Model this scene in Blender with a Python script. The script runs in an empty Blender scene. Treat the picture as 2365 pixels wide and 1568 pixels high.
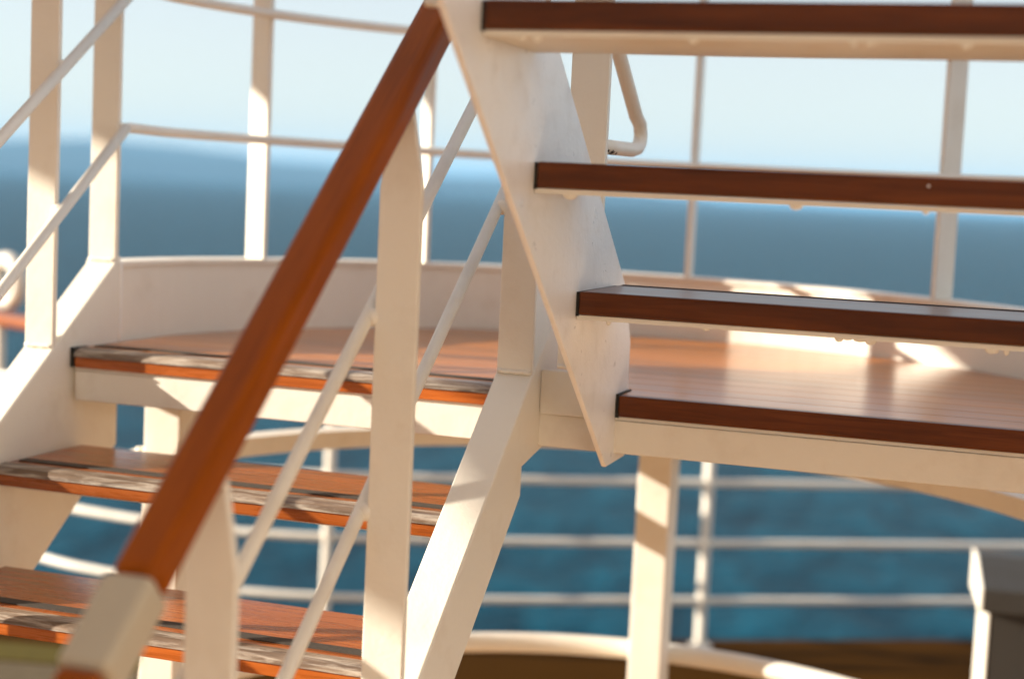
import bpy, bmesh, math, random
from mathutils import Vector, Matrix, noise
random.seed(4)
R = math.radians
sc = bpy.context.scene
COL = sc.collection

# ------------------------------------------------------------------ camera
CX, CY, CZ, YAW, PIT, ROLL, FPX = 0.68538, -2.63921, 0.33965, -0.32008, -0.092452, 0.046947, 3723.3
fw = Vector((math.sin(YAW)*math.cos(PIT), math.cos(YAW)*math.cos(PIT), math.sin(PIT)))
rt = Vector((math.cos(YAW), -math.sin(YAW), 0)); up = rt.cross(fw)
r2 = rt*math.cos(ROLL) + up*math.sin(ROLL); u2 = -rt*math.sin(ROLL) + up*math.cos(ROLL)
cd = bpy.data.cameras.new('camera'); cam = bpy.data.objects.new('camera', cd); COL.objects.link(cam)
m = Matrix.Identity(4)
for i in range(3):
    m[i][0], m[i][1], m[i][2] = r2[i], u2[i], -fw[i]
m[0][3], m[1][3], m[2][3] = CX, CY, CZ
cam.matrix_world = m
cd.sensor_width = 36; cd.lens = FPX/2365*36; cd.clip_start = .05; cd.clip_end = 60000
cd.dof.use_dof = True; cd.dof.focus_distance = 2.55; cd.dof.aperture_fstop = 1.75; cd.dof.aperture_blades = 0
sc.camera = cam

# ------------------------------------------------------------------ sky, sun, exposure
SUN = Vector((-.90, -.30, .272)).normalized()
EL = math.asin(SUN.z)
w = bpy.data.worlds.new('World'); sc.world = w; w.use_nodes = True
nt = w.node_tree; nt.nodes.clear()
sky = nt.nodes.new('ShaderNodeTexSky'); sky.sky_type = 'NISHITA'; sky.sun_disc = False
sky.sun_elevation = EL; sky.sun_rotation = math.atan2(SUN.x, SUN.y)
sky.air_density = 1.0; sky.dust_density = .35; sky.ozone_density = 2.0; sky.altitude = 20
bg = nt.nodes.new('ShaderNodeBackground'); bg.inputs[1].default_value = .058
wo = nt.nodes.new('ShaderNodeOutputWorld')
veil = nt.nodes.new('ShaderNodeMix'); veil.data_type = 'RGBA'       # thin even high cloud
veil.inputs[0].default_value = .5; veil.inputs[7].default_value = (5.8, 5.2, 4.85, 1)
nt.links.new(sky.outputs[0], veil.inputs[6]); nt.links.new(veil.outputs[2], bg.inputs[0]); nt.links.new(bg.outputs[0], wo.inputs[0])
ld = bpy.data.lights.new('sun', 'SUN'); ld.energy = 4.0; ld.angle = R(.53); ld.color = (1, .88, .73)
lo = bpy.data.objects.new('sun', ld); COL.objects.link(lo)
lo.rotation_euler = SUN.to_track_quat('Z', 'Y').to_euler(); lo.location = (-20, -6, 8)
vs = sc.view_settings
vs.view_transform = 'Standard'; vs.look = 'None'; vs.gamma = 1; vs.exposure = 1.72; vs.use_curve_mapping = False
sc.render.engine = 'CYCLES'
cy = sc.cycles
cy.use_denoising = True; cy.max_bounces = 10; cy.diffuse_bounces = 6; cy.glossy_bounces = 4; cy.volume_bounces = 0
cy.use_adaptive_sampling = False; cy.sample_clamp_indirect = 8; cy.caustics_reflective = False; cy.caustics_refractive = False

# ------------------------------------------------------------------ materials
def mat(name):
    a = bpy.data.materials.new(name); a.use_nodes = True
    n = a.node_tree.nodes; b = n['Principled BSDF']
    return a, a.node_tree, b
def nd(t, typ, **kw):
    n = t.nodes.new(typ)
    for k, v in kw.items():
        if k.startswith('i_'): n.inputs[k[2:].replace('_', ' ')].default_value = v
        else: setattr(n, k, v)
    return n
def ramp(t, src, stops):
    r = t.nodes.new('ShaderNodeValToRGB'); e = r.color_ramp.elements
    while len(e) < len(stops): e.new(.5)
    for i, (p, c) in enumerate(stops):
        e[i].position = p; e[i].color = (*c, 1) if len(c) == 3 else c
    t.links.new(src, r.inputs[0]); return r
def coords(t, scale=(1, 1, 1), kind='Object', rot=(0, 0, 0)):
    c = t.nodes.new('ShaderNodeTexCoord'); mp = t.nodes.new('ShaderNodeMapping')
    mp.inputs['Scale'].default_value = scale; mp.inputs['Rotation'].default_value = rot
    t.links.new(c.outputs[kind], mp.inputs[0]); return mp.outputs[0]
def noi(t, v, scale, detail=4, rough=.55, dist=0):
    n = nd(t, 'ShaderNodeTexNoise'); n.inputs['Scale'].default_value = scale
    n.inputs['Detail'].default_value = detail; n.inputs['Roughness'].default_value = rough
    n.inputs['Distortion'].default_value = dist
    t.links.new(v, n.inputs['Vector']); return n.outputs['Fac']
def bump(t, b, h, strength, dist, prev=None):
    n = nd(t, 'ShaderNodeBump'); n.inputs['Strength'].default_value = strength; n.inputs['Distance'].default_value = dist
    t.links.new(h, n.inputs['Height'])
    if prev: t.links.new(prev, n.inputs['Normal'])
    t.links.new(n.outputs[0], b.inputs['Normal']); return n.outputs[0]
def mixc(t, fac, a, b):
    n = nd(t, 'ShaderNodeMix', data_type='RGBA')
    for s, v in ((0, fac), (6, a), (7, b)):
        if hasattr(v, 'is_linked') or hasattr(v, 'links'): t.links.new(v, n.inputs[s])
        else: n.inputs[s].default_value = (*v, 1) if isinstance(v, tuple) else v
    return n.outputs[2]

def paint(name, col, dirt=(.50, .40, .28), dirt_amt=.55, rust=.0, rough=.38, grain=.35, dscale=9):
    a, t, b = mat(name)
    v = coords(t)
    n1 = noi(t, v, dscale, 5, .6); r1 = ramp(t, n1, [(.52, (0, 0, 0)), (.78, (dirt_amt,)*3)])
    c = mixc(t, r1.outputs[0], col, dirt)
    n3 = noi(t, v, 2.2, 3); r3 = ramp(t, n3, [(.3, (.93, .93, .93)), (.7, (1, 1, 1))])
    mm = nd(t, 'ShaderNodeMix', data_type='RGBA', blend_type='MULTIPLY'); mm.inputs[0].default_value = 1
    t.links.new(c, mm.inputs[6]); t.links.new(r3.outputs[0], mm.inputs[7]); c = mm.outputs[2]
    if rust:
        n4 = noi(t, v, 34, 6, .7, .4); r4 = ramp(t, n4, [(.69, (0, 0, 0)), (.75, (rust,)*3)])
        c = mixc(t, r4.outputs[0], c, (.13, .055, .02))
    t.links.new(c, b.inputs['Base Color'])
    n2 = noi(t, v, 120, 4, .6); n5 = noi(t, v, 26, 4, .6)
    p = bump(t, b, n5, .25, .004); bump(t, b, n2, grain, .0012, p)
    rr = ramp(t, n1, [(.3, (rough,)*3), (.8, (rough+.2,)*3)]); t.links.new(rr.outputs[0], b.inputs['Roughness'])
    return a
M = {}
M['white'] = paint('white_paint', (.80, .765, .675), dirt_amt=.30)
M['white_worn'] = paint('worn_white_paint', (.87, .86, .84), dirt=(.50, .46, .40), dirt_amt=.22, rust=.15, rough=.26, grain=.45, dscale=24)
M['sleeve'] = paint('dull_cream_paint', (.46, .40, .30), dirt=(.30, .24, .16), dirt_amt=.5, rough=.6)
M['cream'] = paint('cream_paint', (.84, .80, .73), dirt_amt=.25)
M['grey'] = paint('grey_paint', (.030, .027, .022), dirt=(.022, .019, .015), dirt_amt=.4, rough=.5)

def wood(name, c0, c1, c2, rough=.22, coat=.5, axis='X', wear=None, wear_pos=(.55, .62), spec=.5):
    a, t, b = mat(name)
    s = {'X': (1.6, 26, 26), 'Y': (26, 1.6, 26)}[axis]
    v = coords(t, s)
    if axis == 'Y':                      # long grain of an inclined rail: turn into the rail's run first
        mp = v.node; mp.vector_type = 'TEXTURE'; mp.inputs['Rotation'].default_value = (R(40), 0, 0)
        mp.inputs['Scale'].default_value = tuple(1/x for x in s)
    n = noi(t, v, 3.2, 7, .62, .6 if axis == 'X' else .2)
    r = ramp(t, n, [(.28, c0), (.52, c1), (.78, c2)])
    vb = coords(t, {'X': (.6, 6, 6), 'Y': (6, .6, 6)}[axis]); nb = noi(t, vb, 2.4, 3)
    rb = ramp(t, nb, [(.3, (.72, .72, .72)), (.7, (1.1, 1.08, 1.05))] if axis == 'X' else [(.3, (.93, .93, .93)), (.7, (1.03, 1.03, 1.03))])
    mm = nd(t, 'ShaderNodeMix', data_type='RGBA', blend_type='MULTIPLY'); mm.inputs[0].default_value = 1
    t.links.new(r.outputs[0], mm.inputs[6]); t.links.new(rb.outputs[0], mm.inputs[7]); c = mm.outputs[2]
    oi = nd(t, 'ShaderNodeObjectInfo'); hv = nd(t, 'ShaderNodeHueSaturation')
    mr = nd(t, 'ShaderNodeMapRange'); mr.inputs['To Min'].default_value = .82; mr.inputs['To Max'].default_value = 1.15
    t.links.new(oi.outputs['Random'], mr.inputs[0]); t.links.new(mr.outputs[0], hv.inputs['Value']); t.links.new(c, hv.inputs['Color']); c = hv.outputs[0]
    if wear:
        vw = coords(t, (3, 30, 30)); nw = noi(t, vw, 3, 8, .7, .5)
        rw = ramp(t, nw, [(wear_pos[0]-.20, (0, 0, 0)), (wear_pos[1]+.06, (1, 1, 1))])
        c = mixc(t, rw.outputs[0], c, wear)
    t.links.new(c, b.inputs['Base Color'])
    rr = ramp(t, n, [(.3, (rough,)*3), (.8, (rough+.14,)*3)]); t.links.new(rr.outputs[0], b.inputs['Roughness'])
    b.inputs['Coat Weight'].default_value = coat; b.inputs['Specular IOR Level'].default_value = spec; b.inputs['Coat Roughness'].default_value = .18
    bump(t, b, n, .18, .0015)
    return a
M['varnish'] = wood('varnished_wood', (.20, .045, .006), (.38, .095, .013), (.50, .145, .024), coat=.3, spec=.4)
M['plank'] = wood('varnished_plank', (.36, .110, .012), (.50, .170, .022), (.62, .225, .036), rough=.27, coat=.5, spec=.35)
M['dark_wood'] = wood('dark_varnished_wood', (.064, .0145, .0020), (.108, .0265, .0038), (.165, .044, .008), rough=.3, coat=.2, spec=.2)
M['rail_wood'] = wood('rail_wood', (.24, .054, .002), (.30, .070, .003), (.36, .088, .005), rough=.38, coat=.12, axis='Y', spec=.06)
M['worn_edge'] = wood('worn_nosing_wood', (.055, .034, .020), (.15, .10, .066), (.31, .23, .165), rough=.35, coat=.25,
                      wear=(.62, .56, .47), wear_pos=(.66, .72))
def flat(name, col, rough=.6, spec=.4, nscale=60, amt=.25):
    a, t, b = mat(name)
    n = noi(t, coords(t), nscale, 4)
    r = ramp(t, n, [(.3, tuple(x*(1-amt) for x in col)), (.7, tuple(x*(1+amt) for x in col))])
    t.links.new(r.outputs[0], b.inputs['Base Color']); b.inputs['Roughness'].default_value = rough
    b.inputs['Specular IOR Level'].default_value = spec
    bump(t, b, n, .3, .001)
    return a
M['grip'] = flat('grip_strip', (.06, .05, .04), .75, .3, 300)
M['seal'] = flat('black_sealant', (.018, .017, .014), .7)
M['caulk'] = flat('brown_caulk', (.085, .028, .008), .6)
M['chip'] = flat('bare_steel_chip', (.012, .010, .009), .8)
M['waterway'] = flat('brown_waterway_coating', (.046, .0185, .001), .75, .02, 5, .06)
M['yellow'] = flat('yellow_line_paint', (.085, .066, .010), .7, .1)
M['buff'] = flat('buff_deck_paint', (.11, .085, .05), .7, .1)
M['deck'] = wood('teak_bounce_deck', (.46, .25, .10), (.58, .33, .14), (.66, .39, .18), rough=.55, coat=0)  # bright warm tone chosen so the unseen inboard deck bounces light

# ------------------------------------------------------------------ mesh helpers
def link(name, me, material, parent=None):
    o = bpy.data.objects.new(name, me); COL.objects.link(o)
    if material: me.materials.append(material)
    if parent: o.parent = parent
    return o
def fin(name, bm, material, parent=None, smooth=False, bev=0, seg=2):
    bmesh.ops.remove_doubles(bm, verts=bm.verts, dist=1e-6)
    bmesh.ops.recalc_face_normals(bm, faces=bm.faces)
    if bev:
        es = [e for e in bm.edges if len(e.link_faces) == 2 and e.calc_face_angle(0) > .5]
        bmesh.ops.bevel(bm, geom=es, offset=bev, segments=seg, profile=.5, affect='EDGES', clamp_overlap=True)
    me = bpy.data.meshes.new(name); bm.to_mesh(me); bm.free()
    if smooth:
        for p in me.polygons: p.use_smooth = True
    me.update()
    return link(name, me, material, parent)
def box(bm, x0, x1, y0, y1, z0, z1):
    vs_ = [bm.verts.new((x, y, z)) for z in (z0, z1) for y in (y0, y1) for x in (x0, x1)]
    for f in ((0, 1, 3, 2), (4, 6, 7, 5), (0, 4, 5, 1), (2, 3, 7, 6), (0, 2, 6, 4), (1, 5, 7, 3)):
        bm.faces.new([vs_[i] for i in f])
def prism(bm, pts, vec):
    vec = Vector(vec); a = [bm.verts.new(p) for p in pts]; b = [bm.verts.new(Vector(p)+vec) for p in pts]
    bm.faces.new(a); bm.faces.new(b[::-1]); n = len(pts)
    for i in range(n): bm.faces.new([a[i], b[i], b[(i+1) % n], a[(i+1) % n]])
def tube(bm, pts, rad, seg=12, closed=False):
    pts = [Vector(p) for p in pts]; rings = []; n = len(pts); ref = None
    for i, p in enumerate(pts):
        if closed: tg = pts[(i+1) % n]-pts[i-1]
        else: tg = pts[min(i+1, n-1)]-pts[max(i-1, 0)]
        tg.normalize()
        if ref is None:
            ref = tg.orthogonal().normalized()
        else:
            ref = (ref-tg*ref.dot(tg)).normalized()
        bn = tg.cross(ref)
        rings.append([bm.verts.new(p+rad*(math.cos(2*math.pi*k/seg)*ref+math.sin(2*math.pi*k/seg)*bn)) for k in range(seg)])
    for i in range(n if closed else n-1):
        a, b = rings[i], rings[(i+1) % n]
        for k in range(seg): bm.faces.new([a[k], a[(k+1) % seg], b[(k+1) % seg], b[k]])
    if not closed:
        bm.faces.new(rings[0][::-1]); bm.faces.new(rings[-1])
def sweep(bm, frames):
    """frames: list of rings (lists of points), quads between, capped"""
    rs = [[bm.verts.new(p) for p in f] for f in frames]; n = len(rs[0])
    for a, b in zip(rs, rs[1:]):
        for k in range(n): bm.faces.new([a[k], a[(k+1) % n], b[(k+1) % n], b[k]])
    bm.faces.new(rs[0][::-1]); bm.faces.new(rs[-1])
def thing(name, label, cat, loc=(0, 0, 0), group=None):
    o = bpy.data.objects.new(name, None); COL.objects.link(o); o.location = loc; o.empty_display_size = .1
    o['label'] = label; o['category'] = cat
    if group: o['group'] = group
    return o
def adopt(root):
    """parts were meshed in world coordinates: cancel the root's offset"""
    for c in root.children:
        c.matrix_parent_inverse = Matrix.Translation(-root.location)
def tag(o, label, cat, group=None):
    o['label'] = label; o['category'] = cat
    if group: o['group'] = group
def struct(o): o['kind'] = 'structure'; return o
def NB(): return bmesh.new()

# ------------------------------------------------------------------ dimensions
RISE, GL, GR, TH = .19, .2341, .2408, .036
DECK = -1.33
XA, XB = -1.070, -.2           # treads of the lower flight
CXc, CYc = -.10, .20           # centre of the half round landing
def arc(rad, deg, z): return Vector((CXc+rad*math.cos(R(deg)), CYc+rad*math.sin(R(deg)), z))
def tilt(x): return -.0105*(x+.10)      # rim and rails sink slightly towards starboard
WATER = -15.0

# ------------------------------------------------------------------ sea
def sea_material():
    a, t, b = mat('sea_water')
    b.inputs['Base Color'].default_value = (.012, .060, .085, 1)
    b.inputs['Roughness'].default_value = .30; b.inputs['IOR'].default_value = 1.33; b.inputs['Specular IOR Level'].default_value = .03
    v = coords(t, (1, 1, 1)); v2 = coords(t, (1, .55, 1), rot=(0, 0, R(25)))
    n1 = noi(t, v2, .42, 6, .66, .3); n2 = noi(t, v, 1.6, 6, .6); n3 = noi(t, v2, .045, 3)
    p = bump(t, b, n3, .5, 3.0); p = bump(t, b, n1, 1.0, 2.2, p); bump(t, b, n2, .6, .16, p)
    c = ramp(t, n1, [(.38, (.0002, .024, .045)), (.68, (.0010, .084, .138))]); t.links.new(c.outputs[0], b.inputs['Base Color'])
    return a
bm = NB()
rings = []
radii = [0, 30, 80, 200, 600, 2000, 6000, 15000, 32000]
c0 = bm.verts.new((0, 0, WATER)); SEG = 96
prev = None
for rr_ in radii[1:]:
    ring = [bm.verts.new((rr_*math.cos(2*math.pi*k/SEG), rr_*math.sin(2*math.pi*k/SEG), WATER)) for k in range(SEG)]
    for k in range(SEG):
        if prev is None: bm.faces.new([c0, ring[k], ring[(k+1) % SEG]])
        else: bm.faces.new([prev[k], ring[k], ring[(k+1) % SEG], prev[(k+1) % SEG]])
    prev = ring
struct(fin('sea', bm, sea_material()))

# ------------------------------------------------------------------ far coast
def hill_material():
    a, t, b = mat('wooded_hills')
    n = noi(t, coords(t), .006, 6); r = ramp(t, n, [(.35, (.010, .022, .026)), (.66, (.022, .036, .036)), (.80, (.14, .11, .09))])
    t.links.new(r.outputs[0], b.inputs['Base Color']); b.inputs['Roughness'].default_value = .95
    return a
def azdir(px):   # horizontal bearing of an image column, in degrees right of the view axis
    return math.atan2(px-1182, FPX)
prof = [(-3500, 40), (-1800, 75), (-600, 92), (0, 72), (120, 76), (330, 78), (520, 70), (640, 58), (800, 50), (1000, 46), (1200, 40), (1400, 26), (1560, 12), (1700, 0), (1900, -8)]
def hgt(px):
    for (a, ha), (b_, hb) in zip(prof, prof[1:]):
        if a <= px <= b_:
            f = (px-a)/(b_-a); f = f*f*(3-2*f); return ha+(hb-ha)*f
    return 0
bm = NB(); grid = []
NA, NR = 170, 14
for i in range(NA):
    px = -3500+i/(NA-1)*5400
    th = azdir(px)+YAW; row = []
    for j in range(NR):
        d = 5200+j*230
        e = hgt(px)/FPX*6500*math.sin(math.pi*min(1, j/(NR-1)))**.8
        e *= .82+.36*noise.noise(Vector((i*.11, j*.35, 2)))
        row.append(bm.verts.new((CX+d*math.sin(th), CY+d*math.cos(th), WATER-3+max(0, e)+ (4 if j else 0))))
    grid.append(row)
for i in range(NA-1):
    for j in range(NR-1): bm.faces.new([grid[i][j], grid[i+1][j], grid[i+1][j+1], grid[i][j+1]])
struct(fin('hills', bm, hill_material(), smooth=True))

# ------------------------------------------------------------------ deck, added shade slab and bounce walls
ED = Vector((.8821, .4711, 0)); EN = Vector((-.4711, .8821, 0))      # run of the ship's side and its outward normal
railpts = [Vector((-3.6, 2.86, 0)), Vector((-2.89, 2.575, 0)), Vector((-2.575, 2.50, 0)), Vector((-2.287, 2.475, 0)), Vector((-1.999, 2.49, 0)),
           Vector((-1.65, 2.585, 0)), Vector((-1.1, 2.845, 0)), Vector((-.417, 3.209, 0)), Vector((.55, 3.725, 0)), Vector((2.4, 4.71, 0)), Vector((6, 6.6, 0))]
bm = NB()
edge = [p+Vector((-.03, .10, 0)) for p in railpts]
poly = [(p.x, p.y, DECK) for p in edge]+[(9, 6, DECK), (9, -6.5, DECK), (-9, -6.5, DECK), (-7, 2, DECK), (-5, 3.2, DECK)]
prism(bm, poly, (0, 0, -.25))
struct(fin('deck', bm, M['deck']))
# painted waterway along the ship's side, over the teak
bm = NB(); inner = [p-EN*1.45 for p in railpts]
poly = [(p.x-.001, p.y-.002, DECK+.0005) for p in edge]+[(p.x, p.y, DECK+.0005) for p in inner[::-1]]
prism(bm, poly, (0, 0, .004)); ww = struct(fin('waterway', bm, M['waterway']))
bm = NB(); prism(bm, [(-3.0, 1.80, DECK+.0048), (-2.05, 2.02, DECK+.0048), (-2.10, 2.20, DECK+.0048), (-3.05, 2.00, DECK+.0048)], (0, 0, .003))
fin('painted_line', bm, M['yellow'], ww)
bm = NB(); prism(bm, [(-3.2, 1.20, DECK+.0048), (-1.9, 1.40, DECK+.0048), (-2.04, 2.00, DECK+.0048), (-3.0, 1.78, DECK+.0048)], (0, 0, .003))
fin('painted_patch', bm, M['buff'], ww)
# unseen slab added overhead: its outboard edge throws the shade line across the posts
bm = NB()
def edgeX(Y): return -1.108-(1.60-.316-.3506*(Y+.047))/.4187
poly = [(edgeX(2.2), 2.2, 1.60), (edgeX(-4.0), -4.0, 1.60), (-3.4, -4.0, 1.60), (-2.9, -3.2, 1.60), (1.0, -3.2, 1.60), (1.0, -1.96, 1.60), (-1.7, -1.96, 1.60), (-1.7, 2.2, 1.60)]
prism(bm, poly, (0, 0, .14))
struct(fin('shade_slab', bm, M['white']))
bm = NB(); box(bm, -6, 1.8, -5.2, -5.0, DECK+.002, 1.9)  # unseen wall added behind the camera to return warm bounce light
struct(fin('bounce_wall_rear', bm, M['cream']))
bm = NB(); box(bm, 1.8, 2.0, -5.2, -.9, DECK+.002, 1.9)  # unseen wall added right of the camera, catches sun and bounces it back
struct(fin('bounce_wall_side', bm, M['cream']))

# ------------------------------------------------------------------ lower flight
low = thing('stair_flight', 'lower white steel stair flight with worn varnished wooden treads left of centre', 'staircase', (-.63, -.9, DECK))
def stringer_poly(line, depth, Ytop, Ybot, X):
    a, s = line
    z = lambda Y: a+s*Y
    zb = lambda Y: z(Y)-depth
    # lower edge runs parallel and is cut plumb at the landing
    return [(X, Ytop, z(Ytop)), (X, Ybot, z(Ybot)), (X, Ybot, max(DECK, zb(Ybot))), (X, Ytop, zb(Ytop))]
LL = (.042, .757)    # top edge of the left stringer  z = a + s*Y
LR = (.066, .838)    # top edge of the right stringer
def make_stringer(line, xin, xout, ytop, ycut, depth, label=None):
    a, s = line; lo_ = xin if xin < xout else xout
    ybot = (DECK+.01-a)/s
    zz = lambda Y: a+s*Y
    web_x = (xin, xin-.010) if xout < xin else (xout-.010, xout)
    bm = NB()
    x0, x1 = min(web_x), max(web_x)
    pts = [(x0, ytop, zz(ytop)-.008), (x0, ybot, zz(ybot)-.008+.0), (x0, ybot+depth/s*.95, DECK+.004), (x0, ycut, zz(ycut)-depth), (x0, ytop, zz(ycut)-depth+.0)]
    if ytop > ycut: pts = pts[:3]+[(x0, ycut, zz(ycut)-depth), (x0, ycut, -.125), (x0, ytop+.30, -.03), (x0, ytop+.30, .150), (x0, ytop, .150)]
    prism(bm, pts, (x1-x0, 0, 0))
    o = fin('stringer', bm, M['white'], low, bev=.002, seg=1)
    bm = NB()
    a0, a1 = min(xin, xout)-.001, max(xin, xout)+.001
    prism(bm, [(a0, ytop, zz(ytop)), (a0, ybot, zz(ybot)), (a0, ybot, zz(ybot)-.010), (a0, ytop, zz(ytop)-.010)], (a1-a0, 0, 0))
    fin('flange', bm, M['white'], o, bev=.003)
    return o
make_stringer(LL, -1.078, -1.142, .172, .172, .38)
make_stringer(LR, -.2, -.135, .17, -.080, .172)

def tread_mesh(name, x0, x1, yn, z, depth, parent, woodmat, back=True):
    """board with front edge at yn: varnished board, dark grip strip, worn rounded nosing, lip below"""
    bm = NB(); box(bm, x0, x1, yn+.022, yn+depth, z-TH, z)
    t = fin(name, bm, woodmat, parent, bev=.003)
    bm = NB(); box(bm, x0+.012, x1-.012, yn+.052, yn+.078, z-.004, z+.0022)
    fin('grip_strip', bm, M['grip'], t)
    # nosing profile (y, z)
    prof_ = [(.030, -.016), (.030, .001), (.016, -.0005), (.007, -.004), (.0015, -.010), (.0, -.016)]
    bm = NB(); prism(bm, [(x0+.001, yn+a, z+b) for a, b in prof_], (x1-x0-.002, 0, 0))
    fin('nosing', bm, M['worn_edge'], t)
    bm = NB(); box(bm, x0+.002, x1-.002, yn+.003, yn+.024, z-TH-.001, z-.0165)
    fin('nosing_lip', bm, M['varnish'], t, bev=.002)
    bm = NB(); box(bm, x0-.005, x1+.003, yn+.03, yn+depth-.01, z-TH-.0085, z-TH-.0005)
    fin('tread_plate', bm, M['white'], t)
    return t
for k in range(1, 7):
    tread_mesh('tread', XA, XB-.003, -k*GL, -k*RISE, .268, low, M['varnish'])
bm = NB(); tube(bm, [(-1.0775, .1725, -.01+.17*k/8+.0008*(k % 2)) for k in range(9)], .0032, 8)
fin('weld_seam', bm, M['white_worn'], low, smooth=True)
adopt(low)

# ------------------------------------------------------------------ upper flight
upf = thing('stair_flight', 'upper white steel stair flight with dark wooden treads climbing towards viewer', 'staircase', (.43, -.1, 0))
W2 = .865
def up_stringer(x, t):
    n, f = lambda Y: -.1419-.789*Y, lambda Y: .2131-.789*Y
    yt = -1.86
    pts = [(x, -.036, -.1175), (x, .086, -.1155), (x, .086, .085), (x, .066, .125), (x, .027, .190), (x, yt, f(yt)), (x, yt, n(yt))]
    bm = NB(); prism(bm, pts, (t, 0, 0))
    return fin('stringer', bm, M['white_worn'], upf, bev=.0015, seg=1)
up_stringer(0, -.009); up_stringer(W2, .009)
def drip_plate(bm, x0, x1, y0, y1, z0, z1, seed):
    box(bm, x0, x1, y0, y1, z0, z1)
    rnd = random.Random(seed)
    x = x0+.05
    while x < x1-.04:
        wd = rnd.uniform(.004, .012); h = rnd.uniform(.002, .0075); yy = y0+.002
        c = bm.verts.new((x, yy+.003, z0-h)); ring = []
        for k in range(8):
            an = 2*math.pi*k/8; ring.append(bm.verts.new((x+wd*math.cos(an), yy+.005+.006*math.sin(an), z0+.001)))
        mid = [bm.verts.new((x+wd*.62*math.cos(2*math.pi*k/8), yy+.004+.004*math.sin(2*math.pi*k/8), z0-h*.75)) for k in range(8)]
        for k in range(8):
            bm.faces.new([ring[k], ring[(k+1) % 8], mid[(k+1) % 8], mid[k]]); bm.faces.new([mid[k], mid[(k+1) % 8], c])
        x += rnd.choice((rnd.uniform(.012, .03), rnd.uniform(.10, .30), rnd.uniform(.16, .34)))
for k in range(1, 8):
    yr = -.2718-GR*(k-1); z = k*RISE
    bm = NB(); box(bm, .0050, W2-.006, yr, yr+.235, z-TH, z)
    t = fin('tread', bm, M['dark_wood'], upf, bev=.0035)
    bm = NB(); box(bm, .0004, .0048, yr+.003, yr+.233, z-TH-.002, z-.001); fin('sealant', bm, M['seal'], t)
    bm = NB(); box(bm, .012, W2-.01, yr+.224, yr+.238, z-.012, z+.0015); fin('nosing', bm, M['grip'], t, bev=.002)
    bm = NB(); drip_plate(bm, .001, W2-.001, yr+.006, yr+.228, z-TH-.0075, z-TH-.0006, k)
    fin('tread_plate', bm, M['white'], t)
    if k == 2:
        for sx in (.53, .685):
            bm = NB(); bmesh.ops.create_cone(bm, cap_ends=True, segments=10, radius1=.0018, radius2=.0015, depth=.002, matrix=Matrix.Translation((sx, yr-.0008, z-.011)) @ Matrix.Rotation(R(90), 4, 'X'))
            fin('screw', bm, M['white_worn'], t)
adopt(upf)

# ------------------------------------------------------------------ landing
lan = thing('stair_landing', 'half round landing with varnished plank floor and white curved steel bulwark', 'landing', (-.1, .4, DECK))
# planks run across, clipped by the half round
def halfw(y, rad=.985):
    if y <= CYc: return (-1.072, .868)
    d = math.sqrt(max(0, rad*rad-(y-CYc)**2)); return (max(-1.072, CXc-d), min(.868, CXc+d))
PW = .088; y = .024; i = 0
while y < CYc+.975:
    y1 = min(y+PW-.002, CYc+.98); n = 7
    L = [halfw(y+(y1-y)*k/(n-1)) for k in range(n)]
    pts = [(L[k][0], y+(y1-y)*k/(n-1), -TH) for k in range(n)]+[(L[k][1], y+(y1-y)*k/(n-1), -TH) for k in range(n-1, -1, -1)]
    bm = NB(); prism(bm, pts, (0, 0, TH))
    fin('plank', bm, M['plank'], lan, bev=.0009, seg=1)
    y += PW; i += 1
# dark caulk and steel floor plate under the planks
pts = [(p.x, p.y, -TH-.0065) for p in [arc(.985, 180-k*180/40, 0) for k in range(41)]]+[(.868, .01, -TH-.0065), (-1.072, .01, -TH-.0065)]
bm = NB(); prism(bm, pts, (0, 0, .006)); fin('floor_plate', bm, M['white'], lan)
pts = [(p.x, p.y, -.016) for p in [arc(.978, 180-k*180/40, 0) for k in range(41)]]+[(.86, .026, -.016), (-1.068, .026, -.016)]
bm = NB(); prism(bm, pts, (0, 0, .0135)); fin('caulk_seams', bm, M['caulk'], lan)
# edge board: worn nosing over the lower flight, dark board under the upper flight
def edge_left():
    x0, x1, yn, z = XA, XB-.003, 0, 0
    bm = NB(); box(bm, x0+.012, x1-.012, yn+.052, yn+.078, z-.004, z+.0022); g = fin('grip_strip', bm, M['grip'], lan)
    prof_ = [(.028, -.016), (.028, .001), (.016, -.0005), (.007, -.004), (.0015, -.010), (.0, -.016)]
    bm = NB(); prism(bm, [(x0+.001, yn+a, z+b) for a, b in prof_], (x1-x0-.002, 0, 0)); fin('nosing', bm, M['worn_edge'], lan)
    bm = NB(); box(bm, x0+.002, x1-.002, yn+.003, yn+.022, z-TH-.001, z-.0165); fin('nosing_lip', bm, M['varnish'], lan, bev=.002)
    bm = NB(); box(bm, x0-.007, x0+.0005, yn+.002, yn+.05, -TH, .001); fin('sealant', bm, M['seal'], lan)
edge_left()
bm = NB(); box(bm, .0062, W2-.006, 0, .022, -TH, .0005); fin('edge_board', bm, M['dark_wood'], lan, bev=.003)
bm = NB(); box(bm, .0004, .0060, .0035, .088, -TH-.002, .002); fin('sealant', bm, M['seal'], lan)
# fascia beam below the edge
bm = NB(); box(bm, -1.07, W2+.02, .008, .020, -.100, -TH-.0072); box(bm, -1.07, W2+.02, .0205, .075, -.100, -.092)
fin('fascia', bm, M['white'], lan, bev=.0015, seg=1)
bm = NB(); box(bm, -.134, -.0095, .002, .0075, -.043, .034); fin('toe_plate', bm, M['white'], lan, bev=.0015, seg=1)
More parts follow.
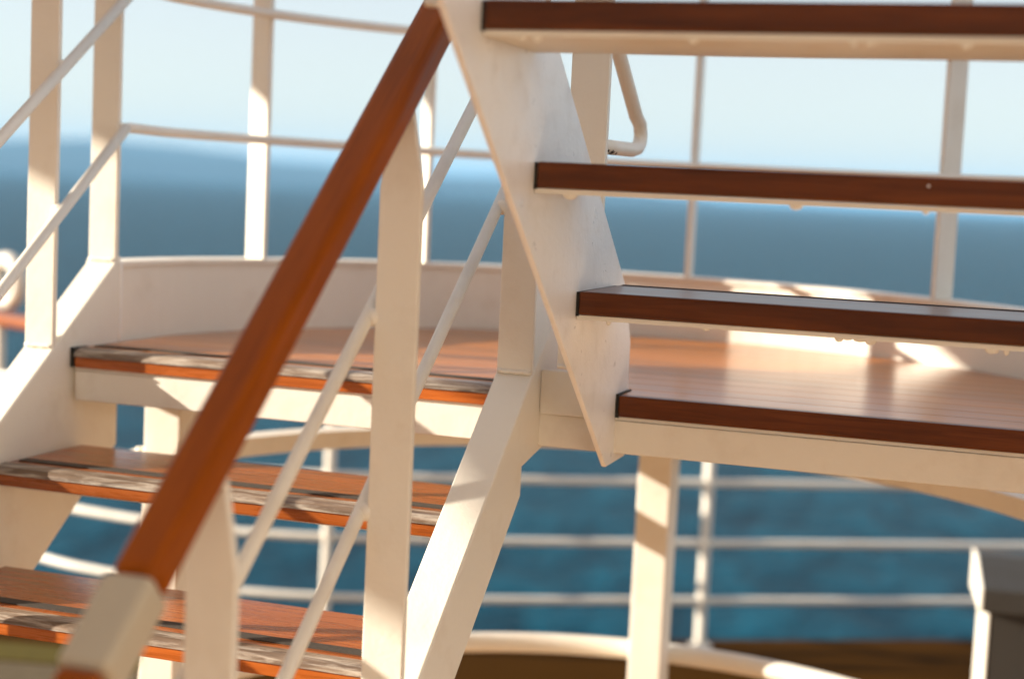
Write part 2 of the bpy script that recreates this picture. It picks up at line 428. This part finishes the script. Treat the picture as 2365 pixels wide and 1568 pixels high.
# bulwark plate with a flat top rim
def ringsec(sec, d0, d1, n=64, tl=False):
    bm = NB(); fr = []
    for k in range(n+1):
        dg = d0+(d1-d0)*k/n; fr.append([arc(rad, dg, z)+Vector((0, 0, tilt(arc(1, dg, 0).x) if tl and z > 0 else 0)) for rad, z in sec])
    sweep(bm, fr); return bm
bul = fin('bulwark', ringsec([(.990, -.125), (1.0, -.125), (1.0, .139), (.990, .139)], 181, -1, tl=True), M['white'], lan)
fin('rim', ringsec([(.983, .1395), (1.058, .1395), (1.058, .149), (.983, .149)], 181.5, -1.5, tl=True), M['white'], bul, bev=.0)
fin('ring_beam', ringsec([(.960, -.282), (1.02, -.282), (1.02, -.240), (.960, -.240)], 183, -3), M['white'], lan)
bm = NB(); tube(bm, [arc(1.0, 185-k*190/60, -.782) for k in range(61)], .0245, 14); fin('guard_pipe', bm, M['white'], lan, smooth=True)
for (x0, x1, y0, y1) in ((-.213, -.132, 1.075, 1.165), (-1.07, -.985, .262, .355), (.745, .83, .262, .355)):
    bm = NB(); box(bm, x0, x1, y0, y1, DECK+.006, -.047)
    p = fin('support_post', bm, M['white'], lan, bev=.004)
    bm = NB(); box(bm, x0-.03, x1+.03, y0-.03, y1+.03, DECK, DECK+.0055); fin('base_plate', bm, M['white'], p)
# bolt heads where the ring beam meets the left post
for dg in (175.5, 93.5):
    bm = NB(); c = arc(.990, dg, -.236); bmesh.ops.create_cone(bm, cap_ends=True, segments=6, radius1=.010, radius2=.009, depth=.012, matrix=Matrix.Translation(c))
    fin('bolt', bm, M['white'], lan)
adopt(lan)

# ------------------------------------------------------------------ stair railings
PWD = .062
def flat_post(parent, x0, x1, y, zb, zt, th=.012, taper=False, mat_=None):
    bm = NB()
    if taper:
        xm = (x0+x1)/2
        pts = [(x0, y-th/2, zb), (x1, y-th/2, zb), (x1, y-th/2, zt-.115), (xm+.012, y-th/2, zt), (xm-.012, y-th/2, zt), (x0, y-th/2, zt-.115)]
    else:
        pts = [(x0, y-th/2, zb), (x1, y-th/2, zb), (x1, y-th/2, zt), (x0, y-th/2, zt)]
    prism(bm, pts, (0, th, 0))
    o = fin('post', bm, mat_ or M['white'], parent, bev=.0025)
    bm = NB(); n = 9
    tube(bm, [(x0+.002+(x1-x0-.004)*k/(n-1), y-th/2-.001, zb+.004-.009*(1 if zb < .5 else 0)*0+.0012*math.sin(k*2.3)) for k in range(n)], .0036, 8)
    fin('weld_seam', bm, mat_ or M['white'], o, smooth=True)
    return o
lf = lambda Y: LL[0]+LL[1]*Y
rf = lambda Y: LR[0]+LR[1]*Y
def handrail(parent, x0, x1, line, ya, yb, th, name='handrail', material=None):
    a, s = line; n = Vector((0, -s, 1)).normalized()
    bm = NB()
    p = [Vector((x0, ya, a+s*ya)), Vector((x1, ya, a+s*ya)), Vector((x1, yb, a+s*yb)), Vector((x0, yb, a+s*yb))]
    prism(bm, p, -n*th)
    return fin(name, bm, material or M['rail_wood'], parent, bev=min(.014, th*.3), seg=4)
def weld(bm, p, r_):
    bmesh.ops.create_icosphere(bm, subdivisions=2, radius=r_, matrix=Matrix.Translation(p) @ Matrix.Diagonal((1, .8, 1, 1)))

rr = thing('stair_railing', 'white railing with wide red-brown wooden handrail on right side of lower flight', 'railing', (-.168, -.6, DECK))
HR = (.992, .854)
for Y in (-.041, -.576, -1.078):
    flat_post(rr, -.199, -.136, Y, rf(Y)-.004, HR[0]+HR[1]*Y-.050, taper=True)
URR, LRR = (.6182, .8059), (.3426, .8051); XRR = -.212
for a, s in (URR, LRR):
    ya, yb = -1.40, .02
    bm = NB(); tube(bm, [(XRR, ya, a+s*ya), (XRR, -.6, a-s*.6), (XRR, yb, a+s*yb)], .0100, 14)
    for Y in (-.041, -.576, -1.078): weld(bm, (XRR+.008, Y, a+s*Y), .0135)
    fin('rail', bm, M['white'], rr, smooth=True)
hr = handrail(rr, -.2035, -.1475, HR, -1.236, .40, .047)
bm = NB()
a, s = HR; n = Vector((0, -s, 1)).normalized()
for (ya, yb, nm, mt, g, tt) in ((-1.322, -1.2362, 'end_sleeve', M['sleeve'], .002, .051), (-1.340, -1.3222, 'end_cap', M['rail_wood'], -.003, .044)):
    b2 = NB(); p = [Vector((-.2035-g, ya, a+s*ya))+n*max(g, 0), Vector((-.1475+g, ya, a+s*ya))+n*max(g, 0), Vector((-.1475+g, yb, a+s*yb))+n*max(g, 0), Vector((-.2035-g, yb, a+s*yb))+n*max(g, 0)]
    prism(b2, p, -n*tt); fin(nm, b2, mt, hr, bev=.009, seg=3)
bm.free()
adopt(rr)

rl = thing('stair_railing', 'white railing with two round bars climbing left side of lower flight', 'railing', (-1.11, -.3, DECK))
for Y in (.160, -.047, -.56, -1.08):
    flat_post(rl, -1.141, -1.079, Y, lf(Y)-.004, .93+LL[1]*Y, th=.012)
ULL, LLL = (.5616, .7371), (.2976, .7761); XRL = -1.068
for (a, s, ye) in ((*ULL, .196), (*LLL, .170)):
    bm = NB(); ya = -1.5
    tube(bm, [(XRL, ya, a+s*ya), (XRL, -.5, a-s*.5), (XRL, ye-.004, a+s*(ye-.004))], .0105, 14)
    for Y in (.160, -.047): weld(bm, (XRL-.009, Y, a+s*Y), .0140)
    fin('rail', bm, M['white'], rl, smooth=True)
handrail(rl, -1.145, -1.075, (.965, LL[1]), -1.5, .19, .030)
adopt(rl)

ru = thing('stair_railing', 'white flat post with bent rod end loop at foot of upper flight', 'railing', (-.04, -.1, 0))
flat_post(ru, -.0745, -.0095, -.1, .05, 1.02, th=.014)
flat_post(ru, -.0745, -.0095, -.75, .56, 1.53, th=.014)
loop = []
for Y in (-1.5, -.8, -.3, 0, .10, .165): loop.append((-.032, Y, .455+.70*(.2-Y)))
loop += [(-.032, .196, .455+.012), (-.032, .207, .448), (-.032, .203, .434), (-.032, .186, .424), (-.032, .15, .4195), (-.032, .04, .4185), (-.032, -.095, .4175)]
bm = NB(); tube(bm, loop, .0125, 16); weld(bm, (-.032, -.088, .4175), .017)
lp = fin('rail', bm, M['white'], ru, smooth=True)
# flaked paint showing bare metal on the loop
bm = NB()
for (yy, ang, w_, h_) in ((-.045, 215, .022, .008), (-.012, 222, .014, .006), (.012, 205, .011, .007), (-.022, 245, .014, .005)):
    vs_ = []
    for k in range(9):
        tt = 2*math.pi*k/9; q = 1+.3*math.sin(3*tt+yy*90)
        an = R(-62)+math.sin(tt)*h_*q/.0131+R((ang-215)*.5)
        vs_.append(bm.verts.new((-.032+.0131*math.cos(an), yy+math.cos(tt)*w_*q*.6, .4185+.0131*math.sin(an))))
    bm.faces.new(vs_)
fin('paint_chip', bm, M['chip'], lp)
handrail(ru, -.077, -.007, (.92, -.789), -1.6, .05, .03)
adopt(ru)

# ------------------------------------------------------------------ landing railing
lr = thing('landing_railing', 'curved white railing of two round bars on flat posts around landing', 'railing', (-.1, 1.2, .151))
for dg in (154.6, 129.8, 92.7, 56.6, 20):
    e = Vector((math.cos(R(dg)), math.sin(R(dg)), 0)); tn = Vector((-e.y, e.x, 0))
    a0 = Vector((CXc, CYc, 0))+e*.985; a0.z = -.002+tilt(a0.x); bm = NB()
    pts = [a0-tn*.006+Vector((0, 0, .1505)), a0+e*.064-tn*.006+Vector((0, 0, .1505)), a0+e*.064-tn*.006+Vector((0, 0, .95)), a0-tn*.006+Vector((0, 0, .95))]
    prism(bm, pts, tn*.012)
    # small gusset fillet at the foot
    g = [a0-e*.0+Vector((0, 0, .151)), a0+e*.012+Vector((0, 0, .151)), a0+e*.006+Vector((0, 0, .165))]
    fin('post', bm, M['white'], lr, bev=.002)
for zz, r_, y0_ in ((.426, .0102, .168), (.703, .0105, .194)):
    pts = [(-1.068, y0_-.004, zz-.003), (-1.0685, y0_+.006, zz)]+[tuple(arc(.974, 178-k*176/70, zz-.012)+Vector((0, 0, tilt(arc(.974, 178-k*176/70, 0).x)))) for k in range(2, 71)]
    bm = NB(); tube(bm, pts, r_, 12)
    fin('rail', bm, M['white'], lr, smooth=True)
fin('handrail', ringsec([(.975, .95), (1.055, .95), (1.06, .965), (1.05, .985), (.98, .985), (.97, .965)], 180, 0), M['varnish'], lr)
adopt(lr)

# ------------------------------------------------------------------ ship's side railing
sr = thing('ship_railing', "white side railing of thin bars with orange wooden top rail above the sea", 'railing', (-.5, 3.15, DECK))
def smoothpath(pts, n=6):
    out = []
    for i in range(len(pts)-1):
        p0, p1, p2, p3 = pts[max(i-1, 0)], pts[i], pts[i+1], pts[min(i+2, len(pts)-1)]
        for k in range(n):
            t = k/n
            out.append(.5*((2*p1)+(p2-p0)*t+(2*p0-5*p1+4*p2-p3)*t*t+(3*p1-p0-3*p2+p3)*t**3))
    out.append(pts[-1]); return out
sp = smoothpath(railpts)
for zz in (-1.148, -.930, -.703, -.475):
    bm = NB(); tube(bm, [p+Vector((0, 0, zz)) for p in sp], .0145, 10); fin('rail', bm, M['white'], sr, smooth=True)
bm = NB()
fr = []
for i, p in enumerate(sp):
    tg = (sp[min(i+1, len(sp)-1)]-sp[max(i-1, 0)]).normalized(); nn = Vector((-tg.y, tg.x, 0))
    fr.append([p+nn*a+Vector((0, 0, -.255+b)) for a, b in ((-.05, -.018), (.05, -.018), (.055, 0), (.045, .022), (-.045, .022), (-.055, 0))])
sweep(bm, fr); fin('handrail', bm, M['rail_wood'], sr)
for (x, y) in ((-3.2, 2.70), (-1.70, 2.562), (-.454, 3.189), (.86, 3.89), (2.2, 4.60)):
    bm = NB(); tube(bm, [(x, y, DECK+.0045), (x, y, -.28)], .0195, 12)
    bmesh.ops.create_cone(bm, cap_ends=True, segments=14, radius1=.045, radius2=.045, depth=.012, matrix=Matrix.Translation((x, y, DECK+.008)))
    fin('post', bm, M['white'], sr, smooth=False)
adopt(sr)

# ------------------------------------------------------------------ small things on deck
lk = thing('deck_locker', 'dark grey deck locker with wedge lid at lower right corner', 'locker', (.72, 2.1, DECK))
lk.rotation_euler.z = R(7)
bm = NB(); box(bm, -.14, .36, -.12, .16, .0, .565); fin('body', bm, M['grey'], lk, bev=.006)
bm = NB(); prism(bm, [(-.165, -.155, .569), (-.165, .18, .569), (-.165, .18, 0.6800), (-.165, .06, 0.6870), (-.165, -.155, 0.6370)], (.55, 0, 0)); ld_ = fin('lid', bm, M['grey'], lk, bev=.006)
bm = NB(); prism(bm, [(-.1475, -.122, .002), (-.1475, .162, .002), (-.1475, .162, 0.5630), (-.1475, -.122, 0.5630)], (.007, 0, 0)); fin('sunlit_side', bm, M['white'], lk, bev=.002)  # white sheet paints sunlight onto the grey body's left side
bm = NB(); prism(bm, [(-.1725, -.156, .569), (-.1725, .181, .569), (-.1725, .181, 0.6810), (-.1725, .06, 0.6880), (-.1725, -.156, 0.6380)], (.007, 0, 0)); fin('sunlit_lid_end', bm, M['white'], ld_, bev=.001)  # sunlight on the grey lid's left end, painted as a white sheet

bm = NB(); bc = Vector((-3.150, 2.67, -.105)); e1 = Vector((.93, -.36, 0)).normalized(); pts = [bc+(e1*math.cos(2*math.pi*k/40)+Vector((0, 0, 1))*math.sin(2*math.pi*k/40))*.083 for k in range(40)]
tube(bm, pts, .030, 14, closed=True)
o = fin('ring_buoy', bm, M['white'], None, smooth=True)
tag(o, 'small white ring buoy above the orange wooden rail at left photo edge', 'buoy')

# ------------------------------------------------------------------ haze over the water
a = bpy.data.materials.new('sea_haze'); a.use_nodes = True; t = a.node_tree; t.nodes.clear()
pv = t.nodes.new('ShaderNodeVolumePrincipled'); pv.inputs['Color'].default_value = (.26, .62, 1, 1); pv.inputs['Density'].default_value = 1.0e-4
ou = t.nodes.new('ShaderNodeOutputMaterial'); t.links.new(pv.outputs[0], ou.inputs['Volume'])
bm = NB(); box(bm, -33000, 33000, -33000, 33000, WATER-1, 190)
hz = fin('haze', bm, a); hz['kind'] = 'stuff'
